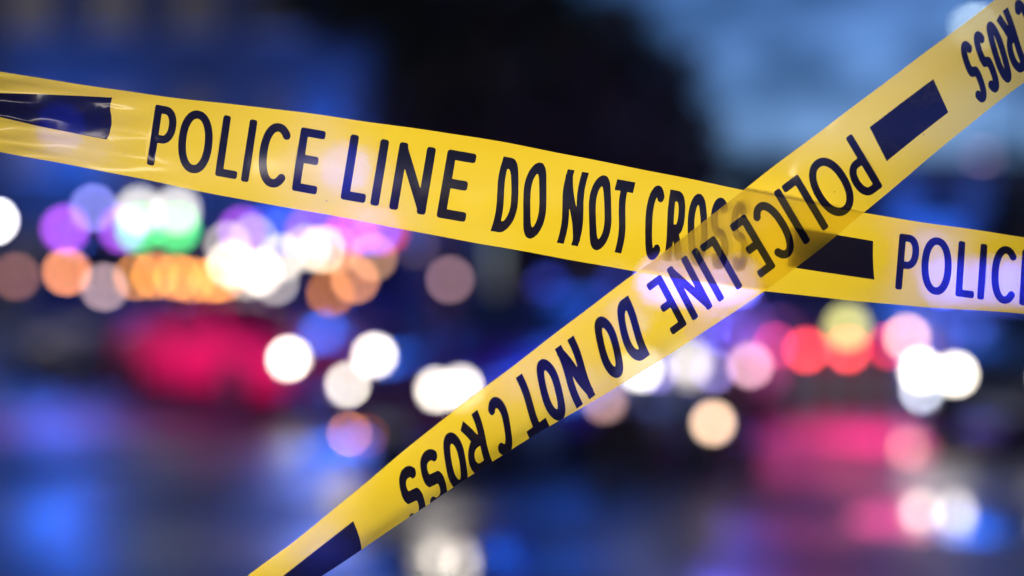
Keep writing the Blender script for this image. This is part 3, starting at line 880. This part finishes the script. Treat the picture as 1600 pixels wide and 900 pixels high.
def glyph_sdf(ch, W, h, flat):
    x0, x1, y0, y1 = h, max(W - h, h + 1e-4), h, 1 - h
    X = lambda f: x0 + (x1 - x0) * f
    Y = lambda f: y0 + (y1 - y0) * f
    r = 0.004 if flat else h * 0.62
    st = lambda P, a, b, k=1.0: seg_box(P, (X(a[0]), Y(a[1])), (X(b[0]), Y(b[1])), h * k, h, r)

    def f(P):
        if ch == 'I':
            return seg_box(P, (W / 2, Y(0)), (W / 2, Y(1)), h, h, r)
        if ch == 'L':
            return np.minimum(st(P, (0, 0), (0, 1)), st(P, (0, 0), (1, 0)))
        if ch == 'E':
            d = np.minimum(st(P, (0, 0), (0, 1)), st(P, (0, 0), (1, 0)))
            return np.minimum(np.minimum(d, st(P, (0, 1), (1, 1))), st(P, (0, .52), (.82, .52)))
        if ch == 'T':
            return np.minimum(seg_box(P, (X(0), Y(1)), (X(1), Y(1)), h, h, r), seg_box(P, (W / 2, Y(0)), (W / 2, Y(1)), h, h, r))
        if ch == 'N':
            d = np.minimum(st(P, (0, 0), (0, 1)), st(P, (1, 0), (1, 1)))
            return np.minimum(d, seg_box(P, (X(0), Y(1) - h * .2), (X(1), Y(0) + h * .2), h, h * .6, r))
        if ch == 'O':
            return np.abs(path_d(P, arc(W / 2, .5, (x1 - x0) / 2, (y1 - y0) / 2, 0, 360, 48), 0, False)) - h
        if ch == 'C':
            return path_d(P, arc(X(.52), .5, (x1 - x0) * .52, (y1 - y0) / 2, 48, 312, 34), h, flat)
        if ch in 'PR':
            ym = .44
            pts = [(X(0), Y(1)), (X(.45), Y(1))] + arc(X(.45), Y((1 + ym) / 2), (x1 - x0) * .55, (y1 - y0) * (1 - ym) / 2, 90, -90, 18) + [(X(.45), Y(ym)), (X(0), Y(ym))]
            d = np.minimum(st(P, (0, 0), (0, 1)), path_d(P, pts, h, flat))
            if ch == 'R':
                d = np.minimum(d, seg_box(P, (X(.42), Y(ym)), (X(1.0), Y(0.0)), h, h * .55, r))
            return d
        if ch == 'D':
            pts = [(X(0), Y(1)), (X(.3), Y(1))] + arc(X(.3), .5, (x1 - x0) * .7, (y1 - y0) / 2, 90, -90, 26) + [(X(.3), Y(0)), (X(0), Y(0))]
            return np.minimum(st(P, (0, 0), (0, 1)), path_d(P, pts, h, flat))
        if ch == 'S':
            pts = arc(X(.5), Y(.74), (x1 - x0) * .5, (y1 - y0) * .26, 30, 235, 18) + arc(X(.5), Y(.26), (x1 - x0) * .5, (y1 - y0) * .26, 55, -150, 18)
            return path_d(P, pts, h, flat)
    return f


def contours(ch, W, h, flat, n=96):
    """Closed outlines of a glyph in its own box (0..W, 0..1), by marching squares on its distance field."""
    f = glyph_sdf(ch, W, h, flat)
    pad = 0.04
    st = 1.08 / n
    nx, ny = int((W + 2 * pad) / st) + 2, n + 1
    gx, gy = -pad + np.arange(nx) * st, -pad + np.arange(ny) * st
    G = f(np.array([(x, y) for y in gy for x in gx])).reshape(ny, nx)
    G[np.abs(G) < 1e-7] = 1e-7
    nxt = {}

    def cross(i, j, di, dj):
        a, b = G[j, i], G[j + dj, i + di]
        t = a / (a - b)
        return (gx[i] + st * t * di, gy[j] + st * t * dj)
    for j in range(ny - 1):
        for i in range(nx - 1):
            a, b, c, d = G[j, i] < 0, G[j, i + 1] < 0, G[j + 1, i + 1] < 0, G[j + 1, i] < 0
            k = a + 2 * b + 4 * c + 8 * d
            if k in (0, 15): continue
            B, Rr, T, L = ('h', i, j), ('v', i + 1, j), ('h', i, j + 1), ('v', i, j)
            for s, e in {1: [(B, L)], 2: [(Rr, B)], 3: [(Rr, L)], 4: [(T, Rr)], 5: [(B, L), (T, Rr)], 6: [(T, B)], 7: [(T, L)], 8: [(L, T)], 9: [(B, T)], 10: [(L, T), (Rr, B)], 11: [(Rr, T)], 12: [(L, Rr)], 13: [(B, Rr)], 14: [(L, B)]}[k]:
                nxt[s] = e
    loops = []
    while nxt:
        s = next(iter(nxt)); loop = []
        k = s
        while k in nxt:
            t = nxt.pop(k)
            kind, i, j = k
            loop.append(cross(i, j, 1, 0) if kind == 'h' else cross(i, j, 0, 1))
            k = t
        if len(loop) > 8: loops.append(np.array(loop))
    return loops


def simplify(P, tol):
    """Closed Douglas-Peucker."""
    def dp(a):
        if len(a) < 3: return [a[0]]
        d = a[-1] - a[0]; L = np.hypot(*d)
        q = a[1:-1] - a[0]
        e = np.abs(q[:, 0] * d[1] - q[:, 1] * d[0]) / L if L > 1e-9 else np.hypot(q[:, 0], q[:, 1])
        k = int(np.argmax(e))
        return dp(a[:k + 2]) + dp(a[k + 1:]) if e[k] > tol else [a[0]]
    m = len(P) // 2
    return np.array(dp(P[:m + 1]) + dp(np.vstack([P[m:], P[:1]])))


def inside(P, poly):
    x, y = P[:, 0], P[:, 1]
    r = np.zeros(len(P), bool)
    a, b = poly, np.roll(poly, -1, axis=0)
    for (xa, ya), (xb, yb) in zip(a, b):
        if ya == yb: continue
        c = ((ya > y) != (yb > y)) & (x < (xb - xa) * (y - ya) / (yb - ya) + xa)
        r ^= c
    return r


def fit_edge(pts, e, nrm, deg):
    pts = np.array(pts, float)
    s, t = pts @ e, pts @ nrm
    o = np.argsort(s); s, t = s[o], t[o]
    c, k = s.mean(), np.ptp(s) / 2
    pl = np.polynomial.Polynomial.fit(s, t, deg)
    dp = pl.deriv()
    def f(x):
        x = np.asarray(x, float)
        xc = np.clip(x, s[0], s[-1])
        lo, hi = dp(s[0] + 40), dp(s[-1] - 40)
        return pl(xc) + np.where(x < s[0], (x - s[0]) * lo, 0) + np.where(x > s[-1], (x - s[-1]) * hi, 0)
    return f


def film_material():
    m = bpy.data.materials.new('yellow_film')
    m.use_nodes = True
    n, l = m.node_tree.nodes, m.node_tree.links
    n.clear()
    out = n.new('ShaderNodeOutputMaterial')
    co, nz = n.new('ShaderNodeTexCoord'), n.new('ShaderNodeTexNoise')
    mp = n.new('ShaderNodeMapping')
    mp.inputs['Scale'].default_value = (6, 40, 40)
    nz.inputs['Scale'].default_value, nz.inputs['Detail'].default_value = 1.0, 4
    l.new(co.outputs['Object'], mp.inputs['Vector']); l.new(mp.outputs['Vector'], nz.inputs['Vector'])
    rp = n.new('ShaderNodeValToRGB')
    rp.color_ramp.elements[0].position, rp.color_ramp.elements[1].position = 0.25, 0.75
    rp.color_ramp.elements[0].color, rp.color_ramp.elements[1].color = (0.87, 0.62, 0.016, 1), (0.92, 0.68, 0.028, 1)
    l.new(nz.outputs['Fac'], rp.inputs['Fac'])
    vo = n.new('ShaderNodeTexVoronoi')                # tiny dirt specks
    vo.inputs['Scale'].default_value = 34
    l.new(co.outputs['Object'], vo.inputs['Vector'])
    sp = n.new('ShaderNodeMath'); sp.operation = 'LESS_THAN'; sp.inputs[1].default_value = 0.022
    l.new(vo.outputs['Distance'], sp.inputs[0])
    mx = n.new('ShaderNodeMix'); mx.data_type = 'RGBA'
    mx.inputs['B'].default_value = (0.35, 0.22, 0.02, 1)
    l.new(sp.outputs[0], mx.inputs['Factor']); l.new(rp.outputs['Color'], mx.inputs['A'])
    df, tl, gl, tr = n.new('ShaderNodeBsdfDiffuse'), n.new('ShaderNodeBsdfTranslucent'), n.new('ShaderNodeBsdfGlossy'), n.new('ShaderNodeBsdfTransparent')
    l.new(mx.outputs['Result'], df.inputs['Color']); l.new(mx.outputs['Result'], tl.inputs['Color'])
    gl.inputs['Roughness'].default_value = 0.16
    tr.inputs['Color'].default_value = (1.0, 0.97, 0.90, 1)
    m1, m2, m3 = n.new('ShaderNodeMixShader'), n.new('ShaderNodeMixShader'), n.new('ShaderNodeMixShader')
    m1.inputs[0].default_value = 0.72
    l.new(df.outputs[0], m1.inputs[1]); l.new(tl.outputs[0], m1.inputs[2])
    m2.inputs[0].default_value = FILM_CLEAR
    l.new(m1.outputs[0], m2.inputs[1]); l.new(tr.outputs[0], m2.inputs[2])
    lw, pw, ma = n.new('ShaderNodeLayerWeight'), n.new('ShaderNodeMath'), n.new('ShaderNodeMath')
    lw.inputs['Blend'].default_value = 0.5
    pw.operation, ma.operation = 'POWER', 'MULTIPLY_ADD'
    pw.inputs[1].default_value, ma.inputs[1].default_value, ma.inputs[2].default_value = 5.0, 0.6, 0.045
    l.new(lw.outputs['Facing'], pw.inputs[0]); l.new(pw.outputs[0], ma.inputs[0])
    l.new(ma.outputs[0], m3.inputs[0]); l.new(m2.outputs[0], m3.inputs[1]); l.new(gl.outputs[0], m3.inputs[2])
    l.new(m3.outputs[0], out.inputs['Surface'])
    return m


def ink_material():
    m = bpy.data.materials.new('translucent_black_ink')
    m.use_nodes = True
    n, l = m.node_tree.nodes, m.node_tree.links
    n.clear()
    out = n.new('ShaderNodeOutputMaterial')
    df, tl, gl, tr = n.new('ShaderNodeBsdfDiffuse'), n.new('ShaderNodeBsdfTranslucent'), n.new('ShaderNodeBsdfGlossy'), n.new('ShaderNodeBsdfTransparent')
    df.inputs['Color'].default_value = (0.010, 0.008, 0.016, 1)
    tl.inputs['Color'].default_value = (0.010, 0.006, 0.012, 1)
    co, nz, nf, mm, rp = n.new('ShaderNodeTexCoord'), n.new('ShaderNodeTexNoise'), n.new('ShaderNodeTexNoise'), n.new('ShaderNodeMath'), n.new('ShaderNodeValToRGB')
    nz.inputs['Scale'].default_value, nz.inputs['Detail'].default_value = 45, 8
    nf.inputs['Scale'].default_value, nf.inputs['Detail'].default_value = 900, 2
    mm.operation = 'MULTIPLY'
    l.new(co.outputs['Object'], nz.inputs['Vector']); l.new(co.outputs['Object'], nf.inputs['Vector'])
    l.new(nz.outputs['Fac'], mm.inputs[0]); l.new(nf.outputs['Fac'], mm.inputs[1])
    rp.color_ramp.elements[0].position, rp.color_ramp.elements[1].position = 0.30, 0.44
    rp.color_ramp.elements[0].color, rp.color_ramp.elements[1].color = (0.010, 0.008, 0.016, 1), (0.040, 0.030, 0.016, 1)
    l.new(mm.outputs[0], rp.inputs['Fac']); l.new(rp.outputs['Color'], df.inputs['Color']); l.new(rp.outputs['Color'], tl.inputs['Color'])
    tr.inputs['Color'].default_value = (0.30, 0.32, 1.0, 1)
    gl.inputs['Roughness'].default_value = 0.18
    m1, m2, m3 = n.new('ShaderNodeMixShader'), n.new('ShaderNodeMixShader'), n.new('ShaderNodeMixShader')
    m1.inputs[0].default_value = 0.5
    l.new(df.outputs[0], m1.inputs[1]); l.new(tl.outputs[0], m1.inputs[2])
    m2.inputs[0].default_value = INK_CLEAR
    l.new(m1.outputs[0], m2.inputs[1]); l.new(tr.outputs[0], m2.inputs[2])
    lw, pw, ma = n.new('ShaderNodeLayerWeight'), n.new('ShaderNodeMath'), n.new('ShaderNodeMath')
    lw.inputs['Blend'].default_value = 0.5
    pw.operation, ma.operation = 'POWER', 'MULTIPLY_ADD'
    pw.inputs[1].default_value, ma.inputs[1].default_value, ma.inputs[2].default_value = 5.0, 0.6, 0.045
    l.new(lw.outputs['Facing'], pw.inputs[0]); l.new(pw.outputs[0], ma.inputs[0])
    l.new(ma.outputs[0], m3.inputs[0]); l.new(m2.outputs[0], m3.inputs[1]); l.new(gl.outputs[0], m3.inputs[2])
    l.new(m3.outputs[0], out.inputs['Surface'])
    return m


FILM_CLEAR, INK_CLEAR = 0.28, 0.11
M_FILM, M_INK = film_material(), ink_material()


def make_tape(label, e, top, bot, s_range, depth, prints, deg=5):
    """prints: ('letter', char, outlines) or ('bar', outline), outlines in photograph pixels."""
    e = np.array(e, float); e /= np.linalg.norm(e)
    nrm = np.array([-e[1], e[0]])
    ft_, fb_ = fit_edge(top, e, nrm, deg), fit_edge(bot, e, nrm, deg)
    lo_s = max((np.array(top) @ e).min(), (np.array(bot) @ e).min())
    hi_s = min((np.array(top) @ e).max(), (np.array(bot) @ e).max())
    slope = lambda x: (ft_(x + 20) - ft_(x - 20) + fb_(x + 20) - fb_(x - 20)) / 80
    k0, k1 = slope(lo_s + 120), slope(hi_s - 120)
    def beyond(f):                                   # past the measured stretch both edges run on in parallel
        return lambda x: f(np.clip(x, lo_s - 60, hi_s + 60)) + k0 * np.minimum(x - lo_s + 60, 0) + k1 * np.maximum(x - hi_s - 60, 0)
    _ft, _fb = beyond(ft_), beyond(fb_)
    rip = lambda s, k: 0.55 * np.sin(s / 31.0 + k) * np.sin(s / 97.0 + 2 * k) + 0.5 * np.sin(s / 57.0 + 3 * k)
    ft_ = lambda s: _ft(s) + rip(np.asarray(s, float), 1.0)
    fb_ = lambda s: _fb(s) + rip(np.asarray(s, float), 2.3)
    _depth = depth
    depth = lambda s, v, w: _depth(s, v, w) + 0.0007 * (2 * v - 1) ** 4 * np.sin(s / 41.0 + 3 * v) + 0.0004 * np.sin(s / 23.0 + 5 * v) * np.sin(s / 140.0)
    S = np.linspace(s_range[0], s_range[1], int((s_range[1] - s_range[0]) / 13) + 1)
    NV = 10
    pt = lambda s, t: e[None, :] * np.asarray(s)[:, None] + nrm[None, :] * np.asarray(t)[:, None]
    T, B = pt(S, ft_(S)), pt(S, fb_(S))
    outline = np.vstack([T, B[::-1]])
    pts, edges = [tuple(q) for q in outline], [(i, (i + 1) % len(outline)) for i in range(len(outline))]
    for v in range(1, NV):
        f = v / NV
        off = 0.0 if v % 2 else 6.5
        for q in pt(S + off, ft_(S + off) * (1 - f) + fb_(S + off) * f)[1:-2]:
            pts.append(tuple(q))
    groups = []
    for kind, loops in prints:
        kept = []
        for lp in loops:
            i0 = len(pts)
            pts += [tuple(q) for q in lp]
            edges += [(i0 + i, i0 + (i + 1) % len(lp)) for i in range(len(lp))]
            kept.append(np.array(lp))
        groups.append((kind, kept))
    V2, _, F, *_ = delaunay_2d_cdt([Vector(q) for q in pts], edges, [], 0, 1e-4)
    V2 = np.array([tuple(v) for v in V2]); F = np.array([f[:] for f in F])
    cen = V2[F].mean(axis=1)
    F = F[inside(cen, outline)]; cen = V2[F].mean(axis=1)
    owner = np.full(len(F), -1)
    for g, (kind, loops) in enumerate(groups):
        lo, hi = np.min([l_.min(0) for l_ in loops], 0), np.max([l_.max(0) for l_ in loops], 0)
        c = np.where(((cen >= lo) & (cen <= hi)).all(1))[0]
        r = np.zeros(len(c), bool)
        for lp in loops: r ^= inside(cen[c], lp)
        owner[c[r]] = g
    s_, t_ = V2 @ e, V2 @ nrm
    a, b = ft_(s_), fb_(s_)
    v_ = (t_ - a) / (b - a)
    Yd = depth(s_, v_, np.abs(b - a))
    W3 = np.array([tuple(at(x, y, d)) for (x, y), d in zip(V2, Yd)])

    def surf(s, v):
        t = ft_(s) * (1 - v) + fb_(s) * v
        q = pt(s, t)
        d = depth(s, v, np.abs(fb_(s) - ft_(s)))
        return np.stack([(q[:, 0] - 800) / FPX * d, d, CAM_H + (450 - q[:, 1]) / FPX * d], 1)
    N3 = np.cross(surf(s_ + 1.5, v_) - surf(s_ - 1.5, v_), surf(s_, v_ + .01) - surf(s_, v_ - .01))
    N3 /= np.linalg.norm(N3, axis=1, keepdims=True)
    N3 *= np.where(N3[:, 1:2] > 0, -1, 1)
    root = empty('police_tape', tuple(W3.mean(0)))
    tag(root, label, 'barrier tape', 'yellow police tapes crossing')
    org = W3.mean(0)

    def part(name, idx, material):
        f = F[idx]
        if not len(f): return
        u, inv = np.unique(f, return_inverse=True)
        me = bpy.data.meshes.new(name)
        me.from_pydata([tuple(p) for p in W3[u] - org], [], [tuple(int(k) for k in t) for t in inv.reshape(f.shape)[:, ::-1]])
        me.polygons.foreach_set('use_smooth', [True] * len(me.polygons))
        me.update()
        me.normals_split_custom_set_from_vertices([tuple(q) for q in N3[u]])
        link(name, me, material, root)
    part('film', owner == -1, M_FILM)
    for g, (kind, _) in enumerate(groups):
        part(kind, owner == g, M_INK)
    return root


_cache = {}


def letter(ch, BL, w, rdir, U, style, wave=0.0):
    """Outlines of one letter: BL corner, width along rdir, U from baseline to cap line (photograph pixels)."""
    U, BL = np.array(U, float), np.array(BL, float)
    rd = np.array(rdir, float); rd /= np.linalg.norm(rd)
    H = np.linalg.norm(U)
    stretch, h = style[0], style[1]
    flat = style[2]
    W = w / H * stretch
    key = (ch, round(W, 3), style)
    if key not in _cache:
        _cache[key] = contours(ch, W, h, flat)
    out = []
    for lp in _cache[key]:
        x, y = lp[:, 0] / W * w, lp[:, 1]
        q = BL + rd * x[:, None] + U * y[:, None]
        if wave:
            q = q + rd * (wave * np.sin(2 * np.pi * y))[:, None]
        out.append(simplify(q, 0.12))
    return ('letter', out)


ROUND, ROUND2, FLAT, FLAT2 = (1.06, 0.066, False), (1.06, 0.070, False), (1.62, 0.076, True), (1.5, 0.093, True)

Z1 = lambda x, y: (220 + x / 5, 140 + y / 5)
Z2 = lambda x, y: (480 + x / 5, 180 + y / 5)
Z3 = lambda x, y: (750 + x / 5, 230 + y / 5)
Z4 = lambda x, y: (980 + x / 5, 270 + y / 5)
Z5 = lambda x, y: (1340 + x / 5.623, 340 + y / 5.623)
prints1 = []


def row(fn, k, items, slope, style, wave=0.0):
    for ch, bl, tl, w in items:
        a, b = np.array(fn(*bl)), np.array(fn(*tl))
        prints1.append(letter(ch, a, w / k, (1, slope), b - a, style, wave))


row(Z1, 5, [('P', (45, 586), (115, 115), 186), ('O', (270, 629), (320, 140), 268), ('L', (578, 672), (648, 197), 172), ('I', (781, 715), (855, 230), 58),
            ('C', (895, 742), (957, 240), 250), ('E', (1178, 787), (1254, 292), 197)], .178, ROUND)
row(Z2, 5, [('L', (258, 655), (341, 147), 196), ('I', (490, 700), (576, 184), 68), ('N', (637, 732), (725, 207), 288), ('E', (1008, 797), (1100, 265), 229)], .172, ROUND2)
row(Z3, 5, [('D', (82, 654), (185, 72), 168), ('O', (293, 698), (383, 104), 184), ('N', (600, 746), (686, 172), 168), ('O', (815, 789), (885, 204), 180), ('T', (1005, 813), (1072, 250), 146)], .175, FLAT, 2.6)
row(Z4, 5, [('C', (112, 668), (172, 86), 150), ('R', (285, 685), (338, 130), 138), ('O', (456, 715), (488, 150), 158), ('S', (640, 745), (668, 182), 138), ('S', (803, 763), (825, 213), 130)], .175, FLAT, 1.2)
row(Z5, 5.623, [('P', (328, 628), (368, 138), 187), ('O', (551, 661), (571, 156), 268), ('L', (857, 690), (888, 203), 165), ('I', (1050, 716), (1083, 227), 58),
                ('C', (1165, 742), (1188, 235), 236), ('E', (1418, 766), (1448, 278), 195)], .13, ROUND)
prints1.append(('print_block', [np.array([(1234.7, 354.8), (1300, 365.6), (1364.4, 376.6), (1364, 398.7), (1364.6, 418), (1366.3, 437), (1300, 427.3), (1230, 416.6), (1232.5, 385)])]))
prints1.append(('print_block', [np.array([(175.3, 152.3), (172.6, 164), (172.4, 172), (174.2, 182), (174.5, 194), (171, 209.5), (166.2, 218), (120, 209), (60, 197), (0, 183), (-90, 158), (-200, 128),
                                          (-200, 104), (-90, 131), (0, 145.3), (60, 147), (120, 149.5)])]))

top1 = [(0, 111.5), (100, 128.3), (200, 143), (260, 151.7), (330, 158.5), (400, 166.5), (450, 172.5), (500, 180), (600, 194.3), (700, 209.3), (800, 225.7), (900, 242), (1000, 263), (1100, 285), (1160, 297.7), (1250, 314.5), (1348, 332), (1400, 340.7), (1500, 355.7), (1600, 371)]
bot1 = [(0, 236.7), (100, 256), (200, 276), (300, 296), (400, 314), (500, 335), (600, 352.7), (683, 368), (800, 389.7), (900, 408), (990, 423), (1100, 441), (1200, 456.7), (1300, 466.7), (1400, 475), (1500, 483.3), (1600, 491)]


def creases(s, v, folds):
    """Shallow soft fold lines running across a tape: (place along it, slant in pixels, slope)."""
    d = 0.0
    for s0, k, a in folds:
        x = (s - s0 - k * (v - 0.5)) * 0.00052
        d = d + a * (0.03 - np.sqrt(x * x + 0.0012 ** 2)) * np.exp(-(x / 0.035) ** 2) * 1.2
    return d


def depth1(s, v, w):
    tilt = np.arccos(np.clip(w / 152.0, 0.80, 0.999))
    d = 1.150 + (v - 0.5) * 0.077 * np.sin(tilt) * np.where(s < 800, -0.45, 0.45)
    d += 0.006 * np.sin(s / 330.0 + 0.6) + 0.005 * (2 * v - 1) ** 2
    fade = np.clip((330 - s) / 260, 0, 1)                       # creases towards the left end
    d += fade * (0.0030 * np.sin((v * 3.1 + s / 520.0) * 2 * np.pi) + 0.0006 * np.sin((v * 7.3 - s / 150.0) * 2 * np.pi))
    return d + creases(s, v, ((420, 60, .030), (700, -80, .022), (1130, 40, .030), (1480, -60, .03)))


Z9 = 3.915
prints2 = []


def row2(origin, rdir, U, k, items, style, wave=0.0):
    rd = np.array(rdir, float); rd /= np.linalg.norm(rd)
    for ch, a0, a1 in items:
        prints2.append(letter(ch, np.array(origin) + rd * a0 / k, (a1 - a0) / k, rd, U, style, wave))


row2((1330.5, 208.4), (-.80, .60), (49.3, 83), Z9, [('P', 0, 152), ('O', 160, 390), ('L', 412, 540), ('I', 552, 600), ('C', 626, 802), ('E', 817, 938)], ROUND)
for ch, bl, U, w in [('L', (1116, 367.3), (45, 80), 29), ('I', (1088.2, 386), (44, 80.5), 10.5), ('N', (1072.3, 398), (42, 81), 39), ('E', (1032, 428), (42, 79), 28.5)]:
    prints2.append(letter(ch, bl, w, (-.81, .587), U, ROUND))
row2((981.3, 461.2), (-.805, .593), (34.5, 93), 3.75, [('D', 0, 127), ('O', 152, 288), ('N', 397, 534), ('O', 572, 710), ('T', 725, 865)], FLAT2, -1.6)
row2((745.4, 640.3), (-.783, .622), (26, 88), 4.092, [('C', -196, -50), ('R', -2, 152), ('O', 168, 320), ('S', 344, 500), ('S', 518, 672)], (1.5, 0.098, True), -1.6)
row2((1574.6, 11), (-.79, .613), (33, 94), 3.4615, [('T', -440, -350), ('C', -102, -22), ('R', 0, 86), ('O', 92, 172), ('S', 180, 256), ('S', 265, 345)], (1.5, 0.076, True), -0.8)
prints2.append(('print_block', [np.array([(1458.4, 123.4), (1482, 175.4), (1433, 213.5), (1385.4, 252), (1358.8, 198.8), (1408, 161)])]))
prints2.append(('print_block', [np.array([(552, 814), (558, 829), (562.3, 842), (564.6, 854), (565, 866), (430, 965), (300, 1065), (255, 1047), (442, 900)])]))

top2 = [(400, 889.3), (500, 812), (585, 745), (683, 663), (762, 600), (800, 570.7), (880, 513), (950, 461), (1000, 422), (1060, 376), (1100, 344), (1160, 297.7), (1200, 267), (1267, 216.7), (1333, 166.7), (1400, 117), (1467, 66), (1510, 33), (1553, 1.7)]
bot2 = [(505, 900), (563, 859), (633, 812), (700, 767), (743, 738), (800, 703.5), (867, 663), (917, 632), (967, 600), (1033, 560), (1100, 517), (1160, 480), (1200, 454), (1250, 417), (1307, 368), (1347, 332), (1383, 300), (1433, 263), (1500, 210), (1600, 128)]


def depth2(s, v, w):
    tilt = np.arccos(np.clip(w / 146.0, 0.80, 0.999))
    d = 1.127 + (v - 0.5) * 0.075 * np.sin(tilt) * 0.55
    d += 0.005 * np.sin(s / 300.0) + 0.006 * (2 * v - 1) ** 2
    d += 0.010 * np.clip((v - 0.75) / 0.25, 0, 1) ** 2 * np.clip((700 - s) / 500, 0, 1)
    return d + creases(s, v, ((60, 50, .03), (330, -70, .035), (520, 30, .025), (880, -50, .03)))


make_tape('yellow police tape running nearly level, upright lettering, behind the other', (.985, .172), top1, bot1, (-1690, 3300), depth1, prints1, 6)
make_tape('yellow police tape rising steeply to the right, lettering upside down, in front', (.80, -.60), top2, bot2, (-2690, 3330), depth2, prints2, 6)

# the tapes are tied to two posts outside the frame
M_STEEL = mat('galvanised_steel', (0.42, 0.43, 0.44), 0.45, 0.8, vary=0.15, scale=20)
for x, side in ((-1.285, 'left'), (1.285, 'right')):
    po = empty('steel_post', (x, 1.15, 0))
    tag(po, 'grey steel post holding both tape ends beyond the %s edge' % side, 'post', 'steel posts holding the tapes')
    MB().lathe([(.036, 0), (.036, 2.62), (.030, 2.65), (0, 2.66)], 18).build('pole', M_STEEL, po)
    MB().lathe([(.20, 0.005), (.20, .05), (.17, .07), (.05, .08), (.036, .11)], 22).build('base', mat('post_base_rubber', (0.03, 0.03, 0.03), 0.7), po)
